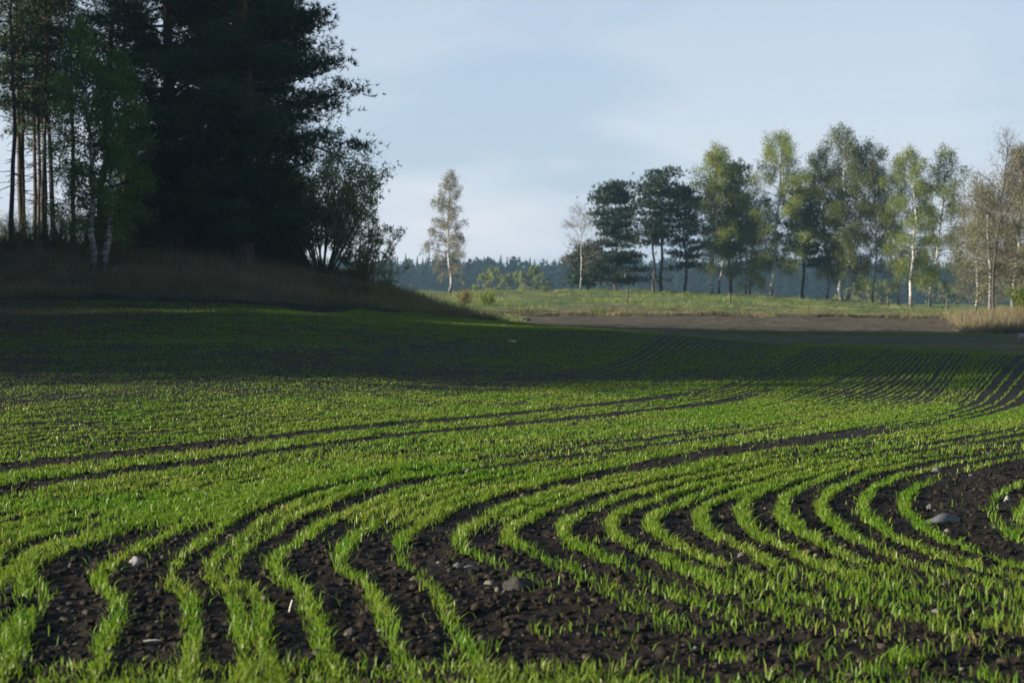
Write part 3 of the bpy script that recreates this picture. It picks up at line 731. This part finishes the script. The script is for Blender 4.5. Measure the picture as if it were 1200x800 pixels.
# fence posts on the meadow
for k, (px, Y, h, tilt, lab) in enumerate(((735, 170, 1.25, .05, 'dark wooden post standing alone on the meadow below the broad pine'), (856, 172, 1.0, -.06, 'weathered short post on the meadow below the birches'), (1040, 190, 1.2, .03, 'thin post on the meadow in the gap between birches'), (1110, 168, 1.1, -.04, 'leaning post on the meadow near its right end'), (569, 163, 1.1, .1, 'short dark post on the meadow beside the low shrubs'))):
    mb = MB(); P = np.array([[0, 0, -.2], [tilt * .3, 0, .3 * h], [tilt * .7, 0, .7 * h], [tilt, 0, .96 * h], [tilt, 0, h]])
    tube(mb, P, np.array([.085, .085, .08, .078, .03]), 8)
    o = mb.build('fence_post', M['post'], loc=spot(px, Y, 0)); tag(o, lab, 'fence post', 'old posts on the meadow')

# ---- hazy trees in front of the far forest
for k, (px, Y, yt, Rw, leaf, lab) in enumerate(((578, 470, 318, 5.0, 'birchy', 'pale green hazy tree before the blue forest right of the lone birch'), (598, 480, 322, 4.0, 'birchy', 'smaller pale hazy tree beside its twin before the blue forest'),
                                           (627, 430, 316, 4.2, 'birchy', 'yellow-green hazy tree before the forest left of the tree row'), (1010, 420, 340, 5, 'birchy', 'low hazy yellow-green tree seen under the dense birch'), (1030, 440, 337, 5.5, 'birchy', 'round hazy green tree seen in the gap between birches'), (1110, 430, 342, 5, 'birch', 'hazy green tree behind the straight pale trunk'))):
    H = hgt(px, Y, yt); birch('hazy_tree', spot(px, Y), H, Rw, lab, 'pale trees in front of the forest', 60 + k, leaf=leaf, n_leaf=5000, leaf_s=.5, t0=.08, nb=30, barkmat='bark', droop=.5)

def build_forest():
    rg = np.random.default_rng(77); mb = MB()
    n = 4200
    Y = rg.uniform(720, 1080, n); th = rg.uniform(-.34, .40, n); X = th * Y
    Hh = rg.uniform(14, 19, n) + 3.2 * pnoise(X / 90, Y / 90, 3) + 1.0
    dec = rg.random(n) < .3
    for x, y, h, dc in zip(X, Y, Hh, dec):
        z = float(ground(x, y))
        m = 60; u = rg.random(m) ** .75; a = rg.uniform(0, 6.28, m)
        w = h * .21 * (1 - u) + .3 if not dc else h * .24 * np.sqrt(np.maximum(0, 1 - (2 * u - 1) ** 2)) + .2
        P = np.stack([x + np.cos(a) * w * .15, y + np.sin(a) * w * .15, z + h * (.05 + .95 * u)], -1)
        D = norm(np.stack([np.cos(a), np.sin(a), np.full(m, -.35 if not dc else .5)], -1))
        b = np.stack([-np.sin(a), np.cos(a), np.zeros(m)], -1)
        ww = (w * .75 + .2)[:, None]
        V = np.stack([P - b * ww * .5, P + b * ww * .5, P + D * (w * 1.1)[:, None], P + np.array([0, 0, 1]) * (h * .05)], 1).reshape(-1, 3)
        i = np.arange(m)[:, None] * 4
        mb.add(V, np.concatenate([i + [0, 1, 2], i + [1, 0, 3]]))
    tag(mb.build('forest', M['spruce']), 'distant blue hazy conifer forest along the horizon', 'forest', kind='stuff')
build_forest()

# ---- the dark wood on the left bank
GW = 'trees of the wood on the left bank'
def bigpine(x): return (.52 + .48 * float(smooth(.14, .27, x))) * (1.0 - .25 * x) * (.85 + .15 * math.sin(x * 23 + 1))
pine('pine_tree', spot(287, 78), 19.0, 4.75, 'huge dark pine with a broad crown nearest the open sky', GW, 101, t0=.04, nb=125, pads=8, tuft_n=34, k=7, L=.26, W=.036, r0=.36, profile=bigpine, pad=(.62, .24), dead=10, wig=.05, lv=(.72, 1.04))
pine('pine_tree', spot(196, 81), 18.5, 4.3, 'huge dark pine behind the green birch', GW, 102, t0=.05, nb=110, pads=8, tuft_n=34, k=7, L=.26, W=.036, r0=.33, profile=bigpine, pad=(.62, .24), dead=12, wig=.05, lv=(.72, 1.04))
pine('pine_tree', spot(314, 88), 15.0, 2.7, 'dark pine with lower top at the right side of the huge pine', GW, 103, t0=.05, nb=80, pads=7, tuft_n=36, k=7, L=.27, W=.04, r0=.24, profile=bigpine, pad=(.62, .24), dead=10)
pine('pine_tree', spot(118, 86), 18, 3.6, 'dark pine showing above the green birch', GW, 104, t0=.36, nb=34, pads=5, tuft_n=18, k=7, L=.27, W=.034, r0=.17, pad=(.65, .25), dead=16)
birch('birch_tree', spot(114, 73.5), hgt(114, 73.5, 14), 1.7, 'green-leaved birch with pale double trunk at the edge of the wood', GW, 110, leaf='spring', n_leaf=40000, leaf_s=.085, t0=.17, nb=60, r0=.13, droop=.8, trunks=2)
pine('pine_tree', spot(240, 88), 20.0, 4.4, 'dark pine filling the gap between the two huge pines', GW, 105, t0=.05, nb=100, pads=7, tuft_n=36, k=7, L=.28, W=.042, r0=.28, profile=bigpine, pad=(.62, .24), dead=10)
THIN = [(-6, 86, 17, 'thin pine cut by the left edge of the picture'), (14, 84, 15.5, 'thin dark pine with a straight bare trunk near left edge'), (27, 88, 17, 'thin pine with a high crown second from the left edge'),
        (41, 88, 15, 'thin pine with an open crown below the gap of sky'), (55, 89, 14.8, 'thin pine just right of the sky gap'), (66, 90, 16, 'slim pine deep in the wood beside the birch'), (84, 87, 16.5, 'slim pine right behind the birch foliage'), (150, 88, 17, 'slim pine between the birch and the huge pine')]
for k, (px, Y, H, lab) in enumerate(THIN):
    pine('pine_tree', spot(px, Y), H, 2.4, lab, GW, 120 + k, t0=.34 + .03 * (k % 4), nb=24, pads=5, tuft_n=13, k=6, L=.28, W=.032, r0=.095 + .01 * (k % 3), pad=(.6, .24), dead=22, wig=.035)
shrub('willow_shrub', spot(378, 80), hgt(378, 80, 142), 2.5, 'large many-stemmed willow fanning out beside the huge pine', GW, 140, 'willow', 26, 30000, .10, .74, .30, 'shrub')
shrub('willow_shrub', spot(426, 82), hgt(426, 82, 238), 1.3, 'smaller willow with twiggy stems right of the large willow', GW, 141, 'willow', 14, 7000, .085, .7, .2, 'shrub')
shrub('willow_shrub', spot(347, 82), hgt(347, 82, 222), 1.2, 'grey-green upright willow between huge pine and large willow', GW, 142, 'willow', 22, 6000, .08, .3, .3, 'shrub')
shrub('small_shrub', spot(424, 78), hgt(424, 78, 284), .7, 'small yellow-brown shrub at the foot of the willows', GW, 143, 'ochre', 12, 2600, .06, .5, .1, 'shrub')
shrub('small_shrub', spot(452, 84), hgt(452, 84, 292), .8, 'dark green low shrub at the right end of the wood', GW, 144, 'willow', 12, 1500, .07, .7, .1, 'shrub')
UND = [(12, 79, 1.3, 'rust', 'rusty undergrowth shrub at the left edge'), (36, 81, 1.5, 'rust', 'reddish brown shrub under the thin pines'), (62, 80, 1.4, 'rust', 'brown leafless shrub left of the birch trunk'), (90, 78, 1.5, 'ochre', 'yellowish shrub just left of the birch trunk'),
       (140, 78, 1.2, 'ochre', 'yellow-tinged shrub at the right of the birch trunk'), (172, 79, 1.2, 'rust', 'brown twiggy shrub beneath the huge pines'), (24, 92, 2.2, 'birchd', 'green shrub among the thin pine trunks'), (70, 93, 2.4, 'birchd', 'taller green shrub behind the rusty shrubs'), (225, 78.5, 1.0, 'rust', 'low dry shrub at the foot of the huge pine')]
for k, (px, Y, H, leaf, lab) in enumerate(UND):
    shrub('undergrowth_shrub', spot(px, Y), H, H * .6, lab, 'undergrowth at the edge of the wood', 150 + k, leaf, 13, 1500, .055, .7, .1)

BR = [(18, 70.5, .55, 'rust'), (70, 71.5, .7, 'willow'), (118, 71, .5, 'ochre'), (182, 70.5, .65, 'rust'), (236, 72, .6, 'ochre'), (290, 71, .75, 'willow'), (342, 72.5, .5, 'rust'), (388, 71.5, .6, 'ochre'), (428, 72.5, .5, 'rust'), (470, 73, .45, 'willow'), (503, 73.5, .4, 'rust')]
WHERE = ['at the left edge of the bank', 'on the bank below the thin pines', 'on the bank below the birch trunk', 'on the bank right of the birch trunk', 'on the bank below the huge pine trunk', 'on the bank just right of the huge pine trunk', 'on the bank left of the large willow', 'on the bank straight below the large willow', 'on the bank below the smaller willow', 'on the falling right part of the bank', 'near the right tip of the dark bank']
for k, ((px, Y, H, leaf), wh) in enumerate(zip(BR, WHERE)):
    shrub('weed_clump', spot(px, Y), H, H * .9, {'rust': 'rusty', 'ochre': 'yellowish', 'willow': 'grey-green'}[leaf] + ' weed clump ' + wh, 'weed clumps on the left bank', 180 + k, leaf, 11, 700, .06, .9, .05, bark='twig')

def copy_thing(src, loc, rz, sc, label, group):
    c = src.copy(); COL.objects.link(c); c.location = loc; c.rotation_euler = (0, 0, rz); c.scale = (sc, sc, sc); c['label'] = label; c['group'] = group
    for ch in src.children:
        d = ch.copy(); COL.objects.link(d); d.parent = c
    return c
# deeper trees seen between the front trunks
def deep_wood():
    rg = np.random.default_rng(19)
    thin = [o for o in bpy.data.objects if o.parent is None and o.get('group') == GW and o.get('label', '').startswith(('thin', 'slim'))]
    for i in range(5):
        px = rg.uniform(-25, 150); Y = rg.uniform(84, 90)
        copy_thing(thin[i % len(thin)], spot(px, Y), rg.uniform(0, 6.28), rg.uniform(.72, 1.0), 'slender pine deep inside the wood behind the front trunks', 'slender pines deep in the wood')
    y0 = pine('young_conifer', spot(150, 96), 4.2, 1.5, 'young dark conifer in the shade behind the big pines', 'young conifers in the shade of the wood', 171, t0=.02, nb=40, pads=4, tuft_n=16, k=6, L=.24, W=.04, r0=.06, profile=lambda x: 1.05 - x * .9, pad=(.4, .16), dead=0)
    for i in range(17):
        px = 165 + i * 10.5 + rg.normal() * 4; Y = rg.uniform(86, 91)
        copy_thing(y0, spot(px, Y), rg.uniform(0, 6.28), rg.uniform(.6, 1.0), y0['label'], y0['group'])
    s0 = [o for o in bpy.data.objects if o.parent is None and o.get('label', '').startswith(('green shrub among', 'taller green'))]
    for i in range(16):
        px = rg.uniform(-20, 135); Y = rg.uniform(82, 90)
        copy_thing(s0[i % 2], spot(px, Y), rg.uniform(0, 6.28), rg.uniform(.7, 1.25), 'green leafy bush between trunks inside the wood', 'bushes inside the wood')
deep_wood()
# the same wood carries on past the left edge of the frame and shades the field
def outer_wood():
    src = [o for o in bpy.data.objects if o.parent is None and o.get('group') == GW and o.name.startswith('pine_tree')]
    rg = np.random.default_rng(9); spots = []
    for _ in range(6000):
        y = rg.uniform(24, 118); x = -(.2571 * y + 5.5 + 3.2 * (y > 52) + rg.uniform(0, 44)); c = y - .23 * x
        if not 41 < c < 88: continue
        if 61 < c < 67.5: continue
        if all((x - a) ** 2 + (y - b) ** 2 > 15 for a, b in spots): spots.append((x, y))
        if len(spots) >= 92: break
    edge = []
    for _ in range(900):                                        # loose outer trees that dapple the shade's edge
        y = rg.uniform(22, 38); x = -(.2571 * y + 9 + rg.uniform(0, 40)); c = y - .23 * x
        if 35 < c < 40.5 and all((x - a) ** 2 + (y - b) ** 2 > 30 for a, b in edge): edge.append((x, y))
        if len(edge) >= 9: break
    for i, (x, y) in enumerate(edge):
        copy_thing(src[5 + i % 8], (x, y, float(ground(x, y)) - .1), rg.uniform(0, 6.28), rg.uniform(.7, .95), 'tall dark pine of the wood carrying on beyond the left edge', 'pines beyond the left edge')
    lab = 'tall dark pine of the wood carrying on beyond the left edge'
    for i, (x, y) in enumerate(spots):
        s = src[i % 4] if rg.random() < .75 else src[5 + i % 8]
        copy_thing(s, (x, y, float(ground(x, y)) - .1), rg.uniform(0, 6.28), rg.uniform(.75, 1.05), lab, 'pines beyond the left edge')
outer_wood()

# ------------------------------------------------------------------ grasses
def grass(name, pts, h, w, mat, label, seed, k=5, spread=.5):
    rg = np.random.default_rng(seed); mb = MB()
    P = np.repeat(pts, k, 0); P = P + rg.normal(size=P.shape) * np.array([.10, .10, 0])
    hh = np.repeat(h, k) * rg.uniform(.5, 1.15, len(P))
    D = norm(rg.normal(size=(len(P), 3)) * np.array([spread, spread, .1]) + np.array([.1, 0, 1]))
    slivers(mb, P - np.array([0, 0, .03]), D, hh, w, rg)
    tag(mb.build(name, mat), label, 'grass', kind='stuff')
def scatter(n, reg, pxr, yr, seed, dens=None):
    rg = np.random.default_rng(seed)
    y = rg.uniform(*yr, n); px = rg.uniform(*pxr, n); x = (px - 600) / F * y
    ok = region(x, y) == reg
    if dens is not None: ok &= rg.random(n) < dens(x, y)
    x, y = x[ok], y[ok]
    return np.stack([x, y, ground(x, y)], -1)
p = scatter(52000, 2, (470, 1290), (141, 235), 1, lambda x, y: np.clip(.55 + .8 * fbm(x / 6, y / 6, 2, 5), .08, 1))
p = np.concatenate([p, scatter(9000, 2, (470, 680), (78, 141), 15)])
grass('meadow_grass', p, .08 + .42 * np.clip(.35 + fbm(p[:, 0] / 4, p[:, 1] / 3, 3, 8), 0, 1.1) ** 3, .05, M['mgrass'], 'sunlit rough green and straw-coloured grass on the far meadow', 2)
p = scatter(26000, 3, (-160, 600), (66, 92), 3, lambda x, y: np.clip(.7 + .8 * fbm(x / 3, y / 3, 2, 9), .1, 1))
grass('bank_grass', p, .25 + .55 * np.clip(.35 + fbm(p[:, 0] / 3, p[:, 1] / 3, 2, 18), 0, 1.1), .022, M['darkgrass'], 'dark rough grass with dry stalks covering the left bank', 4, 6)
p = scatter(5200, 3, (1085, 1300), (97, 140), 5)
grass('dry_grass', p, .35 + .55 * np.clip(.4 + fbm(p[:, 0] / 2, p[:, 1] / 2, 2, 28), 0, 1.2), .03, M['dry'], 'pale dry tussock grass under the birches at the right', 6, 7, .6)
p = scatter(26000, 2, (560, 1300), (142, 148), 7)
grass('shade_strip_grass', p, .18 + .25 * np.clip(.4 + fbm(p[:, 0] / 3, p[:, 1] / 3, 2, 48), 0, 1.2), .05, M['darkgrass'], 'dark rough grass standing in for the strip of shade between meadow and ploughed field', 12, 4)  # shade strip at the meadow's foot, put into the colour of added dark blades
p2 = scatter(60000, 4, (800, 1300), (88, 95), 8)
grass('verge_grass', p2, np.full(len(p2), .13), .03, M['mgrass'], 'narrow green grass verge between stubble and ploughed soil', 8, 4)
ptuft = scatter(800, 3, (-40, 540), (68, 80), 9)
grass('dry_stalks', ptuft, np.interp(np.abs(pxof(ptuft[:, 0], ptuft[:, 1]) - 235), [0, 60, 160, 300], [1.0, .9, .6, .45]), .018, M['dry'], 'dry straw stalks scattered over the left bank, tallest below the huge pine', 10, 8, .4)

# ------------------------------------------------------------------ air
mb = MB()
x0, x1, y0, y1, z0, z1 = -420, 480, -30, 1130, -6.0, 30.0
V = [(x, y, z) for z in (z0, z1) for x, y in ((x0, y0), (x1, y0), (x1, y1), (x0, y1))]
mb.add(V, [(0, 3, 2, 1), (4, 5, 6, 7), (0, 1, 5, 4), (1, 2, 6, 5), (2, 3, 7, 6), (3, 0, 4, 7)])
hm, nt, n, l, out = new_mat('pale_haze')
pv = n.new('ShaderNodeVolumePrincipled'); pv.inputs['Color'].default_value = (.50, .76, 1.0, 1); pv.inputs['Density'].default_value = .00031; pv.inputs['Anisotropy'].default_value = .4
l.new(pv.outputs[0], out.inputs['Volume'])
hz = mb.build('haze', hm); tag(hz, 'thin bluish haze in the air over the fields', 'haze', kind='stuff')

# ------------------------------------------------------------------ sky, sun, camera
w = bpy.data.worlds.new('World'); SC.world = w; w.use_nodes = True
nt = w.node_tree; n = nt.nodes; l = nt.links; n.clear()
out = n.new('ShaderNodeOutputWorld'); bg = n.new('ShaderNodeBackground'); l.new(bg.outputs[0], out.inputs[0])
sk = n.new('ShaderNodeTexSky'); sk.sky_type = 'NISHITA'; sk.sun_disc = False
sk.sun_elevation = R(SUN_EL); sk.sun_rotation = R(SUN_ROT); sk.dust_density = .6; sk.ozone_density = 2.0
tc = n.new('ShaderNodeTexCoord'); sep = n.new('ShaderNodeSeparateXYZ'); l.new(tc.outputs['Generated'], sep.inputs[0])
mp = n.new('ShaderNodeMapping'); mp.inputs['Scale'].default_value = (4, 4, 14); mp.inputs['Location'].default_value = (3.2, 1.0, .3); l.new(tc.outputs['Generated'], mp.inputs[0])
nz = noise_node(n, l, 1.3, 5, mp.outputs[0], .5)
cl = ramp(n, l, nz, [(.38, (0, 0, 0)), (.54, (1, 1, 1))])
low = ramp(n, l, sep.outputs[2], [(.0, (1, 1, 1)), (.16, (.8, .8, .8)), (.32, (.0, .0, .0))])
veil = mixc(n, l, sk.outputs[0], (4.1, 5.05, 6.5), mixc(n, l, (0, 0, 0), low, .78))          # thin high cloud near the horizon
cloudc = mixc(n, l, veil, (6.1, 6.3, 6.9), mixc(n, l, (0, 0, 0), mixc(n, l, cl, ramp(n, l, sep.outputs[2], [(.015, (1, 1, 1)), (.10, (.4, .4, .4)), (.2, (.1, .1, .1))]), 1.0, 'MULTIPLY'), .75))
sv = n.new('ShaderNodeVectorMath'); sv.operation = 'SUBTRACT'; l.new(tc.outputs['Generated'], sv.inputs[0]); sv.inputs[1].default_value = (-.035, 1.0, .036)
ml = n.new('ShaderNodeVectorMath'); ml.operation = 'MULTIPLY'; l.new(sv.outputs[0], ml.inputs[0]); ml.inputs[1].default_value = (7.5, 0, 30)
mp2 = n.new('ShaderNodeMapping'); mp2.inputs['Scale'].default_value = (14, 14, 40); l.new(tc.outputs['Generated'], mp2.inputs[0])
wn = n.new('ShaderNodeTexNoise'); wn.inputs['Scale'].default_value = 1; wn.inputs['Detail'].default_value = 5; l.new(mp2.outputs[0], wn.inputs['Vector'])
wv = n.new('ShaderNodeVectorMath'); wv.operation = 'MULTIPLY_ADD'; l.new(wn.outputs['Color'], wv.inputs[0]); wv.inputs[1].default_value = (1.6, 0, 1.6); l.new(ml.outputs[0], wv.inputs[2])
of = n.new('ShaderNodeVectorMath'); of.operation = 'ADD'; l.new(wv.outputs[0], of.inputs[0]); of.inputs[1].default_value = (-.8, 0, -.8)
le = n.new('ShaderNodeVectorMath'); le.operation = 'LENGTH'; l.new(of.outputs[0], le.inputs[0])
pf = ramp(n, l, le.outputs['Value'], [(.15, (.62, .62, .62)), (.6, (.3, .3, .3)), (1.0, (0, 0, 0))])
cloudc = mixc(n, l, cloudc, (6.7, 6.7, 7.1), pf)                    # pale cloud bank low over the forest
l.new(cloudc, bg.inputs[0]); bg.inputs[1].default_value = .066

sun = bpy.data.lights.new('sun', 'SUN'); sun.energy = 5.0; sun.angle = R(.5); sun.color = (1.0, .91, .75)
so = bpy.data.objects.new('sun', sun); COL.objects.link(so)
from mathutils import Vector
sd = Vector((math.sin(R(SUN_ROT)) * math.cos(R(SUN_EL)), math.cos(R(SUN_ROT)) * math.cos(R(SUN_EL)), math.sin(R(SUN_EL))))
so.rotation_euler = sd.to_track_quat('Z', 'Y').to_euler(); so.location = sd * 50 + Vector((0, 40, 0))

cam = bpy.data.cameras.new('camera'); co = bpy.data.objects.new('camera', cam); COL.objects.link(co); SC.camera = co
cam.lens = 70; cam.sensor_width = 36; cam.clip_start = .1; cam.clip_end = 6000
co.location = (0, 0, HC); co.rotation_euler = (R(90) - math.atan(55 / F), 0, 0)
cam.dof.use_dof = True; cam.dof.focus_distance = 19; cam.dof.aperture_fstop = 5.0

SC.render.engine = 'CYCLES'
SC.cycles.use_denoising = True
SC.cycles.max_bounces = 8; SC.cycles.volume_bounces = 1; SC.cycles.transparent_max_bounces = 4
SC.view_settings.view_transform = 'Standard'; SC.view_settings.look = 'None'; SC.view_settings.gamma = 1; SC.view_settings.exposure = 1.1
SC.view_settings.use_curve_mapping = False
